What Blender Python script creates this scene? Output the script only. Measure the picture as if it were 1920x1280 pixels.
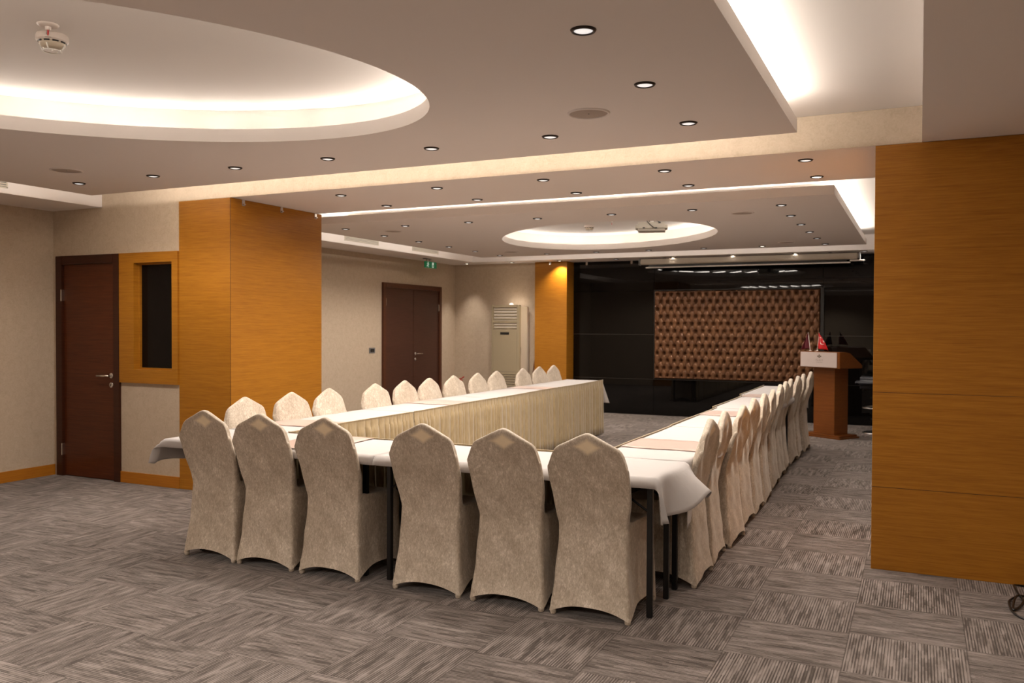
import bpy, bmesh, math, random
from mathutils import Vector, Matrix
random.seed(7)
PI = math.pi
for o in list(bpy.data.objects): bpy.data.objects.remove(o)
S = bpy.context.scene
C = S.collection

# ------------------------------------------------------------------ camera
YAW, PITCH, ROLL, FPX, HC = 0.443608732, 0.0181865174, 0.00377377737, 1608.4, 1.42
F = Vector((-math.sin(YAW)*math.cos(PITCH), math.cos(YAW)*math.cos(PITCH), -math.sin(PITCH)))
R0 = Vector((math.cos(YAW), math.sin(YAW), 0)); U0 = R0.cross(F)
Rv = math.cos(ROLL)*R0 + math.sin(ROLL)*U0
Uv = -math.sin(ROLL)*R0 + math.cos(ROLL)*U0
cd = bpy.data.cameras.new('camera'); cam = bpy.data.objects.new('camera', cd); C.objects.link(cam)
M = Matrix.Identity(4)
for i in range(3):
    M[i][0], M[i][1], M[i][2] = Rv[i], Uv[i], -F[i]
M[0][3], M[1][3], M[2][3] = 0, 0, HC
cam.matrix_world = M
cd.sensor_width = 36; cd.lens = FPX/1920*36; cd.clip_start = .05; cd.clip_end = 60
cd.dof.use_dof = True; cd.dof.focus_distance = 4.8; cd.dof.aperture_fstop = 4.0
S.camera = cam
# ------------------------------------------------------------------ world, exposure
w = bpy.data.worlds.new('world'); S.world = w; w.use_nodes = True
w.node_tree.nodes['Background'].inputs[0].default_value = (1, .85, .7, 1)
w.node_tree.nodes['Background'].inputs[1].default_value = .02
S.view_settings.view_transform = 'Standard'; S.view_settings.look = 'None'
S.view_settings.gamma = 1; S.view_settings.use_curve_mapping = False
S.view_settings.exposure = 1.33

# room levels (metres, z up, camera over x=0 y=0, room runs along +y)
ZS, ZP, ZC = 2.48, 2.555, 2.69      # soffit and panel underside, panel top, upper ceiling
XL, XR = -7.38, 1.95
YB0, YB1 = 5.457, 6.62              # cross beam
YREAR, YFAR, YGL = -4.0, 13.2, 13.35
COVE = (1.0, .91, .81)
P_COVE, P_OVAL, P_DOWN, P_LIT = 1.5, .98, 16.5, 22.0

def area(name, loc, rot, sx, sy, power, col, spread=PI):
    l = bpy.data.lights.new(name, 'AREA'); l.shape = 'RECTANGLE'; l.size = sx; l.size_y = sy
    l.energy = power; l.color = col; l.spread = spread
    o = bpy.data.objects.new(name, l); C.objects.link(o); o.location = loc; o.rotation_euler = rot
    return o
def strip(a, b, tilt_dir, power_m=P_COVE, tilt=.8, z=ZP+.012):
    """LED tape lying on top of a suspended ceiling panel, from a to b, leaning towards tilt_dir"""
    a = Vector((a[0], a[1], z)); b = Vector((b[0], b[1], z)); d = b-a; L = d.length
    n = (Vector((0, 0, 1)) + tilt*Vector((tilt_dir[0], tilt_dir[1], 0))).normalized()
    x = d.normalized(); zz = -n; y = zz.cross(x)
    o = area('led_tape_light', (a+b)/2, (0, 0, 0), L, .015, power_m*L, COVE)
    m = Matrix.Identity(4)
    for i in range(3): m[i][0], m[i][1], m[i][2], m[i][3] = x[i], y[i], zz[i], ((a+b)/2)[i]
    o.matrix_world = m
P1 = (-6.17, .33, -.617, 4.91); P2 = (-6.17, 7.30, -.628, 11.88)
e = .09
for k, (x0, y0, x1, y1) in enumerate((P1, P2)):
    strip((x0+e, y1-e), (x1-e, y1-e), (0, 1), 3.2 if k == 0 else 1.4); strip((x0+e, y0+(e if k == 0 else .62)), (x1-e, y0+(e if k == 0 else .62)), (0, -1), 1.6)
    strip((x0+e, y0+e), (x0+e, y1-e), (-1, 0)); strip((x1-e, y0+e), (x1-e, y1-e), (1, 0))
OV = [((-3.44, 2.577), 1.65, 1.125, math.atan2(.70, .714)), ((-3.41, 9.75), 1.67, 1.20, math.atan2(-.78, .63))]
def epos(c, ra, rb, ang, t):
    u, v = ra*math.cos(t), rb*math.sin(t)
    return Vector((c[0]+u*math.cos(ang)-v*math.sin(ang), c[1]+u*math.sin(ang)+v*math.cos(ang)))
for (c, ra, rb, ang) in OV:
    N = 30
    for i in range(N):
        a = epos(c, ra+.10, rb+.10, ang, 2*PI*i/N); b = epos(c, ra+.10, rb+.10, ang, 2*PI*(i+1)/N)
        m = (a+b)/2-Vector(c); m.normalize()
        strip(a, b, (-m.x, -m.y), P_OVAL, 2.2)

# ------------------------------------------------------------------ helpers
def thing(name, label, cat, loc=(0, 0, 0), rotz=0, group=None):
    o = bpy.data.objects.new(name, None); C.objects.link(o); o.empty_display_size = .1
    o.location = loc; o.rotation_euler = (0, 0, rotz); o['label'] = label; o['category'] = cat
    if group: o['group'] = group
    return o
def tag(o, label, cat, group=None):
    o['label'] = label; o['category'] = cat
    if group: o['group'] = group
    return o
def obj(name, bm, mat, parent=None, smooth=False, loc=None, rotz=0, autosmooth=None):
    me = bpy.data.meshes.new(name); bm.normal_update(); bm.to_mesh(me); bm.free()
    for mm in (mat if isinstance(mat, (list, tuple)) else [mat]): me.materials.append(mm)
    if smooth:
        for p in me.polygons: p.use_smooth = True
    o = bpy.data.objects.new(name, me); C.objects.link(o)
    if parent: o.parent = parent
    if loc: o.location = loc
    if rotz: o.rotation_euler = (0, 0, rotz)
    if autosmooth is not None:
        for p in me.polygons: p.use_smooth = True
        bmx = bmesh.new(); bmx.from_mesh(me)
        for ed in bmx.edges:
            if len(ed.link_faces) == 2 and ed.calc_face_angle(0) > autosmooth: ed.smooth = False
        bmx.to_mesh(me); bmx.free()
    return o
def struct(name, bm, mat, parent=None, **k):
    o = obj(name, bm, mat, parent, **k)
    if not parent: o['kind'] = 'structure'
    return o
def bx(x0, y0, z0, x1, y1, z1, bm=None, bev=0, mi=0, seg=2):
    own = bm is None
    bm2 = bmesh.new()
    bmesh.ops.create_cube(bm2, size=1)
    for v in bm2.verts:
        v.co = Vector(((x0+x1)/2+v.co.x*(x1-x0), (y0+y1)/2+v.co.y*(y1-y0), (z0+z1)/2+v.co.z*(z1-z0)))
    if bev: bmesh.ops.bevel(bm2, geom=bm2.edges[:], offset=bev, segments=seg, affect='EDGES')
    for f in bm2.faces: f.material_index = mi
    if own: return bm2
    return merge(bm, bm2)
def merge(bm, bm2, mat=None):
    vm = {}
    for v in bm2.verts: vm[v] = bm.verts.new((mat @ v.co) if mat else v.co)
    for f in bm2.faces:
        try:
            nf = bm.faces.new([vm[v] for v in f.verts]); nf.material_index = f.material_index; nf.smooth = f.smooth
        except ValueError: pass
    bm2.free(); return bm
def tube(pts, r, bm=None, n=8, caps=True):
    bm = bm or bmesh.new()
    pts = [Vector(p) for p in pts]; rings = []
    up = Vector((0, 0, 1))
    for i, p in enumerate(pts):
        d = (pts[min(i+1, len(pts)-1)]-pts[max(i-1, 0)]).normalized()
        u = d.cross(up)
        if u.length < .05: u = d.cross(Vector((1, 0, 0)))
        u.normalize(); v = d.cross(u)
        rr = r[i] if isinstance(r, (list, tuple)) else r
        rings.append([bm.verts.new(p+rr*(math.cos(2*PI*k/n)*u+math.sin(2*PI*k/n)*v)) for k in range(n)])
    for a, b in zip(rings, rings[1:]):
        for k in range(n): bm.faces.new((a[k], a[(k+1) % n], b[(k+1) % n], b[k]))
    if caps:
        bm.faces.new(rings[0][::-1]); bm.faces.new(rings[-1])
    bmesh.ops.recalc_face_normals(bm, faces=bm.faces[:])
    return bm
def lathe(prof, bm=None, n=32, c=(0, 0)):
    """prof: list of (r, z)"""
    bm = bm or bmesh.new(); rings = []
    for r, z in prof:
        if r < 1e-6: rings.append([bm.verts.new((c[0], c[1], z))]*n)
        else: rings.append([bm.verts.new((c[0]+r*math.cos(2*PI*k/n), c[1]+r*math.sin(2*PI*k/n), z)) for k in range(n)])
    for a, b in zip(rings, rings[1:]):
        for k in range(n):
            vs = []
            for v in (a[k], a[(k+1) % n], b[(k+1) % n], b[k]):
                if v not in vs: vs.append(v)
            if len(vs) > 2:
                try: bm.faces.new(vs)
                except ValueError: pass
    bmesh.ops.recalc_face_normals(bm, faces=bm.faces[:])
    return bm
def copytree(root, loc, rotz, label, group=None):
    r = root.copy(); C.objects.link(r); r.location = loc; r.rotation_euler = (0, 0, rotz); r['label'] = label
    if group: r['group'] = group
    for ch in list(root.children):
        c = ch.copy(); C.objects.link(c); c.parent = r
        for g in ch.children:
            d = g.copy(); C.objects.link(d); d.parent = c
    return r

# ------------------------------------------------------------------ materials
def mat(name, col=(.5, .5, .5), rough=.5, metal=0, **k):
    m = bpy.data.materials.new(name); m.use_nodes = True
    b = m.node_tree.nodes['Principled BSDF']
    b.inputs['Base Color'].default_value = (*col, 1); b.inputs['Roughness'].default_value = rough
    b.inputs['Metallic'].default_value = metal
    for a, v in k.items(): b.inputs[a.replace('_', ' ')].default_value = v
    return m
def nodes(m):
    nt = m.node_tree; return nt, nt.nodes['Principled BSDF'], (lambda t, **k: _n(nt, t, **k))
def _n(nt, t, **k):
    n = nt.nodes.new(t)
    for a, v in k.items(): setattr(n, a, v)
    return n
def math_(nt, op, a, b=None, c=None):
    n = nt.nodes.new('ShaderNodeMath'); n.operation = op
    for i, v in enumerate((a, b, c)):
        if v is None: continue
        if isinstance(v, (int, float)): n.inputs[i].default_value = v
        else: nt.links.new(v, n.inputs[i])
    return n.outputs[0]
def ramp(nt, fac, stops):
    n = nt.nodes.new('ShaderNodeValToRGB'); nt.links.new(fac, n.inputs[0])
    el = n.color_ramp.elements
    while len(el) < len(stops): el.new(.5)
    for e_, (p, c) in zip(el, stops): e_.position = p; e_.color = (*c, 1)
    return n.outputs[0]
def noise(nt, vec, scale, detail=3, rough=.5, dist=0):
    n = nt.nodes.new('ShaderNodeTexNoise'); n.inputs['Scale'].default_value = scale
    n.inputs['Detail'].default_value = detail; n.inputs['Roughness'].default_value = rough; n.inputs['Distortion'].default_value = dist
    nt.links.new(vec, n.inputs['Vector']); return n.outputs['Fac']
def coords(nt, sc=(1, 1, 1), loc=(0, 0, 0), rnd=False):
    tc = nt.nodes.new('ShaderNodeTexCoord'); mp = nt.nodes.new('ShaderNodeMapping')
    mp.inputs['Scale'].default_value = sc; mp.inputs['Location'].default_value = loc
    if rnd:
        oi = nt.nodes.new('ShaderNodeObjectInfo'); va = nt.nodes.new('ShaderNodeVectorMath'); va.operation = 'ADD'
        mu = nt.nodes.new('ShaderNodeMath'); mu.operation = 'MULTIPLY'; mu.inputs[1].default_value = 37.
        nt.links.new(oi.outputs['Random'], mu.inputs[0]); nt.links.new(tc.outputs['Object'], va.inputs[0]); nt.links.new(mu.outputs[0], va.inputs[1])
        nt.links.new(va.outputs[0], mp.inputs[0])
    else: nt.links.new(tc.outputs['Object'], mp.inputs[0])
    return mp.outputs[0]
def bump(nt, b, h, st=.2, dist=.01):
    n = nt.nodes.new('ShaderNodeBump'); n.inputs['Strength'].default_value = st; n.inputs['Distance'].default_value = dist
    nt.links.new(h, n.inputs['Height']); nt.links.new(n.outputs[0], b.inputs['Normal'])
def wood(name, c0, c1, c2, rough=.35, scale=1.0, coat=0):
    m = mat(name, c1, rough); nt, b, n = nodes(m)
    v = coords(nt, (1.0*scale, 1.0*scale, 34*scale)); f = noise(nt, v, 3.0, 7, .68, .12)
    v2 = coords(nt, (4.5*scale, 4.5*scale, 160*scale)); f2 = noise(nt, v2, 1.6, 3, .65)
    v3 = coords(nt, (.12, .12, 1.6)); f3 = noise(nt, v3, 1.3, 2)
    s = math_(nt, 'ADD', math_(nt, 'MULTIPLY', f, .50), math_(nt, 'MULTIPLY', f2, .40)); s = math_(nt, 'ADD', s, math_(nt, 'MULTIPLY', f3, .10))
    nt.links.new(ramp(nt, s, [(.34, c0), (.5, c1), (.66, c2)]), b.inputs['Base Color'])
    b.inputs['Specular IOR Level'].default_value = .3; b.inputs['Coat Weight'].default_value = coat; b.inputs['Coat Roughness'].default_value = .15
    bump(nt, b, f2, .06, .002)
    return m
M_WOOD = wood('oak_veneer', (.265, .098, .007), (.365, .146, .011), (.45, .195, .018), .45)
M_GROOVE = mat('veneer_joint', (.06, .022, .005), .7)
M_SKIRT = wood('oak_skirting', (.34, .115, .008), (.41, .15, .012), (.47, .19, .016), .42)
M_DOOR = wood('dark_mahogany', (.050, .012, .004), (.085, .021, .007), (.12, .032, .011), .28)
M_DFRAME = wood('dark_wenge', (.028, .008, .004), (.045, .013, .006), (.06, .018, .008), .3)
M_DOOR2 = wood('dark_walnut', (.045, .018, .012), (.065, .026, .017), (.085, .034, .022), .35)
M_LECT = wood('lectern_cherry', (.14, .040, .007), (.19, .058, .010), (.24, .078, .015), .35)
M_PAINT = mat('ceiling_paint', (.80, .745, .71), .85)
nt, b, n = nodes(M_PAINT); f = noise(nt, coords(nt), 90, 2); bump(nt, b, f, .04, .001)
M_PAINTW = mat('cove_paint', (.78, .74, .70), .85)
def wallpaper():
    m = mat('beige_wallpaper', (.5, .4, .3), .75); nt, b, n = nodes(m)
    v = coords(nt); f = noise(nt, v, 16, 5, .7, .6); f2 = noise(nt, v, 120, 2); f3 = noise(nt, coords(nt, loc=(5, 5, 5)), 38, 2, .5, 2.0)
    s = math_(nt, 'ADD', math_(nt, 'MULTIPLY', f, .6), math_(nt, 'MULTIPLY', f3, .4))
    nt.links.new(ramp(nt, s, [(.30, (.435, .345, .245)), (.48, (.50, .405, .30)), (.70, (.56, .46, .35))]), b.inputs['Base Color'])
    bump(nt, b, f2, .25, .001)
    return m
M_WALL = wallpaper()
def carpet():
    m = mat('striped_carpet_tiles', (.3, .25, .22), .95); nt, b, n = nodes(m); L = nt.links
    tc = nt.nodes.new('ShaderNodeTexCoord'); sp = nt.nodes.new('ShaderNodeSeparateXYZ'); L.new(tc.outputs['Object'], sp.inputs[0])
    T, TY = .4835, .4815
    u = math_(nt, 'DIVIDE', math_(nt, 'ADD', sp.outputs[0], .28+T*40), T); v = math_(nt, 'DIVIDE', math_(nt, 'ADD', sp.outputs[1], -4.25+TY*40), TY)
    iu, iv = math_(nt, 'FLOOR', u), math_(nt, 'FLOOR', v); fu, fv = math_(nt, 'FRACT', u), math_(nt, 'FRACT', v)
    par = math_(nt, 'MODULO', math_(nt, 'ADD', iu, iv), 2.0)          # 0 or 1
    par = math_(nt, 'GREATER_THAN', par, .5)
    inv = math_(nt, 'SUBTRACT', 1.0, par)
    # across / along tile coordinates, quarter turned on every other tile
    ac = math_(nt, 'ADD', math_(nt, 'MULTIPLY', fu, par), math_(nt, 'MULTIPLY', fv, inv))
    al = math_(nt, 'ADD', math_(nt, 'MULTIPLY', fv, par), math_(nt, 'MULTIPLY', fu, inv))
    tid = math_(nt, 'ADD', math_(nt, 'MULTIPLY', iu, 17.13), math_(nt, 'MULTIPLY', iv, 5.77))
    NL = 40.0
    ln = math_(nt, 'FLOOR', math_(nt, 'MULTIPLY', ac, NL))
    def wn(x, y):
        cb = nt.nodes.new('ShaderNodeCombineXYZ')
        for i, q in enumerate((x, y, tid)):
            if isinstance(q, float): cb.inputs[i].default_value = q
            else: L.new(q, cb.inputs[i])
        w_ = nt.nodes.new('ShaderNodeTexWhiteNoise'); L.new(cb.outputs[0], w_.inputs['Vector']); return w_.outputs['Value']
    h1 = wn(ln, 3.0)
    s1 = math_(nt, 'FLOOR', math_(nt, 'ADD', math_(nt, 'MULTIPLY', al, 2.6), math_(nt, 'MULTIPLY', h1, 7.0)))
    s2 = math_(nt, 'FLOOR', math_(nt, 'ADD', math_(nt, 'MULTIPLY', al, 5.0), math_(nt, 'MULTIPLY', h1, 13.0)))
    a1, a2 = wn(ln, s1), wn(math_(nt, 'ADD', ln, 91.0), s2)
    cb = nt.nodes.new('ShaderNodeCombineXYZ'); L.new(math_(nt, 'MULTIPLY', ac, 7.5), cb.inputs[0]); L.new(math_(nt, 'MULTIPLY', al, 1.1), cb.inputs[1]); L.new(tid, cb.inputs[2])
    nz = noise(nt, cb.outputs[0], 2.4, 3, .6)
    # light yarns, a dark line between each pair, its darkness changing in dashes
    g = math_(nt, 'ABSOLUTE', math_(nt, 'SUBTRACT', math_(nt, 'FRACT', math_(nt, 'MULTIPLY', ac, NL)), .5))
    gr = math_(nt, 'GREATER_THAN', g, .27)
    dk = math_(nt, 'ADD', math_(nt, 'MULTIPLY', math_(nt, 'POWER', a1, 1.3), .62), .12)
    val = math_(nt, 'SUBTRACT', .585, math_(nt, 'MULTIPLY', gr, dk))
    val = math_(nt, 'SUBTRACT', val, math_(nt, 'MULTIPLY', math_(nt, 'GREATER_THAN', a2, .80), .17))
    val = math_(nt, 'ADD', val, math_(nt, 'MULTIPLY', math_(nt, 'SUBTRACT', nz, .5), 1.15))
    pile = noise(nt, tc.outputs['Object'], 420, 2)
    val = math_(nt, 'ADD', val, math_(nt, 'MULTIPLY', math_(nt, 'SUBTRACT', pile, .5), .35))
    # tile joints
    eu = math_(nt, 'LESS_THAN', math_(nt, 'MINIMUM', math_(nt, 'MINIMUM', fu, math_(nt, 'SUBTRACT', 1.0, fu)), math_(nt, 'MINIMUM', fv, math_(nt, 'SUBTRACT', 1.0, fv))), .006)
    val = math_(nt, 'SUBTRACT', val, math_(nt, 'MULTIPLY', eu, .12))
    tt = wn(7.0, 7.0); val = math_(nt, 'ADD', val, math_(nt, 'MULTIPLY', math_(nt, 'SUBTRACT', tt, .5), .10))
    L.new(ramp(nt, val, [(.12, (.052, .038, .030)), (.34, (.125, .100, .086)), (.52, (.235, .198, .178)), (.8, (.36, .31, .285))]), b.inputs['Base Color'])
    hh = math_(nt, 'ADD', math_(nt, 'MULTIPLY', gr, -.6), pile); bump(nt, b, hh, .5, .004)
    b.inputs['Sheen Weight'].default_value = .15
    b.inputs['Specular IOR Level'].default_value = .1
    return m
M_CARPET = carpet()
def velvet():
    m = mat('crushed_cream_velvet', (.6, .5, .4), .6); nt, b, n = nodes(m)
    v = coords(nt, (1, 1, .55), rnd=True); f = noise(nt, v, 70, 5, .75, .5); g = noise(nt, coords(nt, rnd=True), 7, 3, .6, .5); h = noise(nt, coords(nt, (1, 1, .3), rnd=True), 260, 2, .6)
    s = math_(nt, 'ADD', math_(nt, 'MULTIPLY', f, .50), math_(nt, 'MULTIPLY', g, .22)); s = math_(nt, 'ADD', s, math_(nt, 'MULTIPLY', h, .28))
    base = ramp(nt, s, [(.38, (.38, .31, .235)), (.47, (.48, .405, .315)), (.54, (.58, .50, .405)), (.63, (.80, .72, .62))])
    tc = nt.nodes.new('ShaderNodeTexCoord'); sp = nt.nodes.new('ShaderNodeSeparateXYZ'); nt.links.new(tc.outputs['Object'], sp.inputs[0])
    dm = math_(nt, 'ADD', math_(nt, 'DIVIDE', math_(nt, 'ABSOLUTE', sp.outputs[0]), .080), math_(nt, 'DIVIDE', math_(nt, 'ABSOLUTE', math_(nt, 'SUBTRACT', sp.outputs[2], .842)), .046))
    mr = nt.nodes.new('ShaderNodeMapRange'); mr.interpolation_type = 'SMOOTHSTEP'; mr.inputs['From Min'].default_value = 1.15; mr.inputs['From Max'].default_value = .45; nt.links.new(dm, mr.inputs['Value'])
    hole_glow = math_(nt, 'MULTIPLY', mr.outputs[0], math_(nt, 'LESS_THAN', sp.outputs[1], -.012))
    mc = nt.nodes.new('ShaderNodeMix'); mc.data_type = 'RGBA'; nt.links.new(hole_glow, mc.inputs['Factor']); nt.links.new(base, mc.inputs['A']); mc.inputs['B'].default_value = (.95, .82, .60, 1)  # light through the covered handle opening, painted as a warmer, paler diamond
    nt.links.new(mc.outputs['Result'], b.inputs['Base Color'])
    rr = math_(nt, 'ADD', math_(nt, 'MULTIPLY', s, .5), .32); nt.links.new(rr, b.inputs['Roughness'])
    b.inputs['Sheen Weight'].default_value = .5; b.inputs['Sheen Roughness'].default_value = .35; b.inputs['Sheen Tint'].default_value = (1, .93, .84, 1)
    bump(nt, b, math_(nt, 'ADD', f, math_(nt, 'MULTIPLY', h, .5)), .25, .004)
    return m
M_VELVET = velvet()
M_THIN = mat('stretched_sheer_velvet', (.74, .64, .50), .6)
nt, b, n = nodes(M_THIN)
b.inputs['Sheen Weight'].default_value = .3
tr = nt.nodes.new('ShaderNodeBsdfTranslucent'); tr.inputs[0].default_value = (.85, .72, .52, 1); mx = nt.nodes.new('ShaderNodeMixShader'); mx.inputs[0].default_value = .45
nt.links.new(b.outputs[0], mx.inputs[1]); nt.links.new(tr.outputs[0], mx.inputs[2]); nt.links.new(mx.outputs[0], nt.nodes['Material Output'].inputs[0])
M_CLOTH = mat('white_tablecloth', (.53, .505, .495), .8); nt, b, n = nodes(M_CLOTH); bump(nt, b, noise(nt, coords(nt), 9, 3, .5, .4), .10, .02); b.inputs['Sheen Weight'].default_value = .15
M_SATIN = mat('dusty_pink_satin', (.52, .36, .30), .35); nt, b, n = nodes(M_SATIN); bump(nt, b, noise(nt, coords(nt), 12, 3), .08, .01); b.inputs['Sheen Weight'].default_value = .3
M_GOLD = mat('champagne_pleated_fabric', (.52, .395, .225), .5); nt, b, n = nodes(M_GOLD)
f = noise(nt, coords(nt, (1, 1, .25)), 60, 3); nt.links.new(ramp(nt, f, [(.3, (.33, .245, .125)), (.7, (.45, .345, .19))]), b.inputs['Base Color']); b.inputs['Sheen Weight'].default_value = .35
M_BLACKM = mat('black_painted_steel', (.012, .011, .011), .35, .3)
M_PLY = mat('table_board', (.10, .07, .05), .6)
M_BGLASS = mat('black_lacquered_glass', (.0035, .0030, .0028), .015, 0, IOR=1.5, Specular_IOR_Level=.30)
M_DARKGL = mat('dark_booth_glass', (.004, .003, .003), .03, 0, Specular_IOR_Level=.2)
M_DARK = mat('dark_interior', (.01, .01, .01), .9)
M_CHROME = mat('brushed_steel', (.75, .73, .70), .25, 1)
M_WHITEP = mat('white_plastic', (.75, .72, .67), .4)
M_ACFRONT_SHADED = mat('shaded_ivory_plastic', (.37, .305, .20), .45)  # shade on the unlit front is put into this colour, darker than the side
M_ACSIDE = mat('ivory_metal_side', (.66, .60, .52), .4)
M_RIM = mat('dark_bronze_trim', (.035, .026, .022), .35, .6)
M_GRILLE = mat('painted_grille', (.42, .35, .30), .8)
M_VENT = mat('cream_aluminium', (.62, .56, .46), .5)
M_GREYP = mat('grey_plastic', (.16, .16, .16), .4)
M_BLACKP = mat('black_plastic', (.01, .01, .01), .35)
M_RED = mat('red_paint', (.45, .015, .012), .35)
def emis(name, col, st, base=(.8, .8, .8)):
    m = mat(name, base, .3); b = m.node_tree.nodes['Principled BSDF']
    b.inputs['Emission Color'].default_value = (*col, 1); b.inputs['Emission Strength'].default_value = st
    return m
M_LENS = emis('lamp_glass_dim', (1, .96, .93), .30)
M_LENSON = emis('lamp_glass_bright', (1, .9, .75), 1.3)
def leather():
    m = mat('bronze_leather', (.20, .10, .05), .29); nt, b, n = nodes(m)
    f = noise(nt, coords(nt), 7, 4, .6); nt.links.new(ramp(nt, f, [(.35, (.115, .050, .023)), (.7, (.215, .102, .047))]), b.inputs['Base Color'])
    b.inputs['Metallic'].default_value = .35; bump(nt, b, noise(nt, coords(nt), 60, 3), .15, .002)
    return m
M_LEATHER = leather()

# ------------------------------------------------------------------ floor, walls
struct('floor', bx(XL-.3, YREAR-.2, -.1, XR+.2, YGL+.3, 0), M_CARPET)
struct('ceiling', bx(XL-.3, YREAR-.2, ZC, XR+.2, YGL+.3, ZC+.1), M_PAINTW)
# left wall
struct('wall_left', bx(XL-.15, YREAR, 0, XL, YFAR+.15, ZC), M_WALL)
struct('wall_right', bx(XR, YREAR, 0, XR+.15, YGL+.25, ZC), M_WALL)
struct('wall_rear', bx(XL, YREAR-.15, 0, XR, YREAR, ZC), M_WALL)
struct('wall_far', bx(XL, YFAR, 0, -5.6, YFAR+.15, ZC), M_WALL)
# booth wall with a door and a window in it
bm = bx(-7.38, YB0, 2.055, -5.70, YB0+.12, ZS); bx(-6.49, YB0, 0, -5.70, YB0+.12, .9, bm)
bx(-7.38, YB0, 0, -7.33, YB0+.12, 2.055, bm)
struct('wall_booth', bm, M_WALL)
bm = bx(-7.38, YB1-.12, 0, -5.7, YB1, ZS); struct('wall_booth_back', bm, M_WALL)
bm = bx(-7.37, YB0+.14, 0.0, -5.75, YB1-.13, .02); struct('trim_9', bm, M_DARK)
# pillars
PL = (-5.772, YB0-.004, -5.187, 6.655)
bm = bx(PL[0], PL[1], 0, PL[2], PL[3], ZS-.002, bev=.0015, seg=1); wp = struct('wall_left_pillar', bm, M_WOOD)
obj('corner_groove', bx(PL[2]-.006, PL[1]-.0012, 0, PL[2]-.002, PL[1]+.002, ZS-.003), M_GROOVE, wp)
bm = bx(-.245, YB0-.004, 0, XR-.002, 6.60, ZS-.002, bev=.0015, seg=1); wp = struct('wall_right_pillar', bm, M_WOOD)
for z_ in (.485, 1.04): obj('panel_seam', bx(-.244, YB0-.0048, z_-.0012, XR-.01, YB0-.003, z_+.0012), M_GROOVE, wp)
bm = bx(-5.785, 13.05, 0, -5.215, 13.5, ZS-.002, bev=.0015, seg=1); struct('wall_far_pillar', bm, M_WOOD)
# ceiling drops: cross beam, side bulkheads, far and rear soffits
bm = bx(XL, YB0, ZS, XR, YB1, ZC-.001)
for f in bm.faces:
    if f.normal.y < -.5: f.material_index = 1
bm.normal_update()
for f in bm.faces: f.material_index = 1 if f.normal.y < -.5 else 0
struct('trim_1', bm, [M_PAINT, M_WALL])
bm = bx(XL, YREAR, ZS, -6.72, YB0-.001, ZC-.001); struct('trim_2', bm, M_PAINT)
bm = bx(XL, YB1+.001, ZS, -6.77, 12.70, ZC-.001); struct('trim_3', bm, M_PAINT)
bm = bx(0, -.3, ZS, XR, YB0-.001, ZC-.001); struct('trim_4', bm, M_PAINT)
bm = bx(0, YB1+.001, ZS, XR, 12.70, ZC-.001); struct('trim_5', bm, M_PAINT)
bm = bx(XL, 12.70, ZS, XR, YGL+.2, ZC-.001); struct('trim_6', bm, M_PAINT)
bm = bx(-6.71, YREAR, ZS, XR, -.3, ZC-.001); struct('trim_7', bm, M_PAINT)
# suspended ceiling panels with a slanting oval opening, and the ring wall above
def panel(name, rect, ov):
    (x0, y0, x1, y1) = rect; c, ra, rb, ang = ov
    N = 128; ths = [2*PI*i/N for i in range(N)]
    angs = [];
    for t in ths:
        p = epos(c, ra, rb, ang, t); angs.append((math.atan2(p.y-c[1], p.x-c[0]), p))
    for (qx, qy) in ((x0, y0), (x1, y0), (x1, y1), (x0, y1)):
        a = math.atan2(qy-c[1], qx-c[0]); best = min(range(N), key=lambda i: abs((angs[i][0]-a+PI) % (2*PI)-PI))
        angs[best] = (a, angs[best][1])
    inner, outer = [], []
    for a, p in angs:
        dx, dy = math.cos(a), math.sin(a); t = 1e9
        if dx > 1e-9: t = min(t, (x1-c[0])/dx)
        if dx < -1e-9: t = min(t, (x0-c[0])/dx)
        if dy > 1e-9: t = min(t, (y1-c[1])/dy)
        if dy < -1e-9: t = min(t, (y0-c[1])/dy)
        inner.append(p); outer.append(Vector((c[0]+dx*t, c[1]+dy*t)))
    bm = bmesh.new()
    mk = lambda L, z: [bm.verts.new((p.x, p.y, z)) for p in L]
    ib, it, ob, ot = mk(inner, ZS), mk(inner, ZP), mk(outer, ZS), mk(outer, ZP)
    for i in range(N):
        j = (i+1) % N
        bm.faces.new((ib[i], ib[j], ob[j], ob[i])); bm.faces.new((it[i], ot[i], ot[j], it[j]))
        bm.faces.new((ib[i], it[i], it[j], ib[j])); bm.faces.new((ob[i], ob[j], ot[j], ot[i]))
    bmesh.ops.recalc_face_normals(bm, faces=bm.faces[:])
    struct(name, bm, M_PAINT, autosmooth=.6)
    bm = bmesh.new(); ri = [epos(c, ra+.13, rb+.13, ang, t) for t in ths]; ro = [epos(c, ra+.15, rb+.15, ang, t) for t in ths]
    a, b_, c_, d = mk2(bm, ri, ZP), mk2(bm, ri, ZC), mk2(bm, ro, ZC), mk2(bm, ro, ZP)
    for i in range(N):
        j = (i+1) % N
        bm.faces.new((a[i], a[j], b_[j], b_[i])); bm.faces.new((d[i], c_[i], c_[j], d[j])); bm.faces.new((a[i], d[i], d[j], a[j]))
    bmesh.ops.recalc_face_normals(bm, faces=bm.faces[:])
    return bm
def mk2(bm, L, z): return [bm.verts.new((p.x, p.y, z)) for p in L]
struct('trim_10', panel('ceiling_panel', P1, OV[0]), M_PAINTW, autosmooth=.6)
struct('trim_11', panel('ceiling_panel', P2, OV[1]), M_PAINTW, autosmooth=.6)
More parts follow.
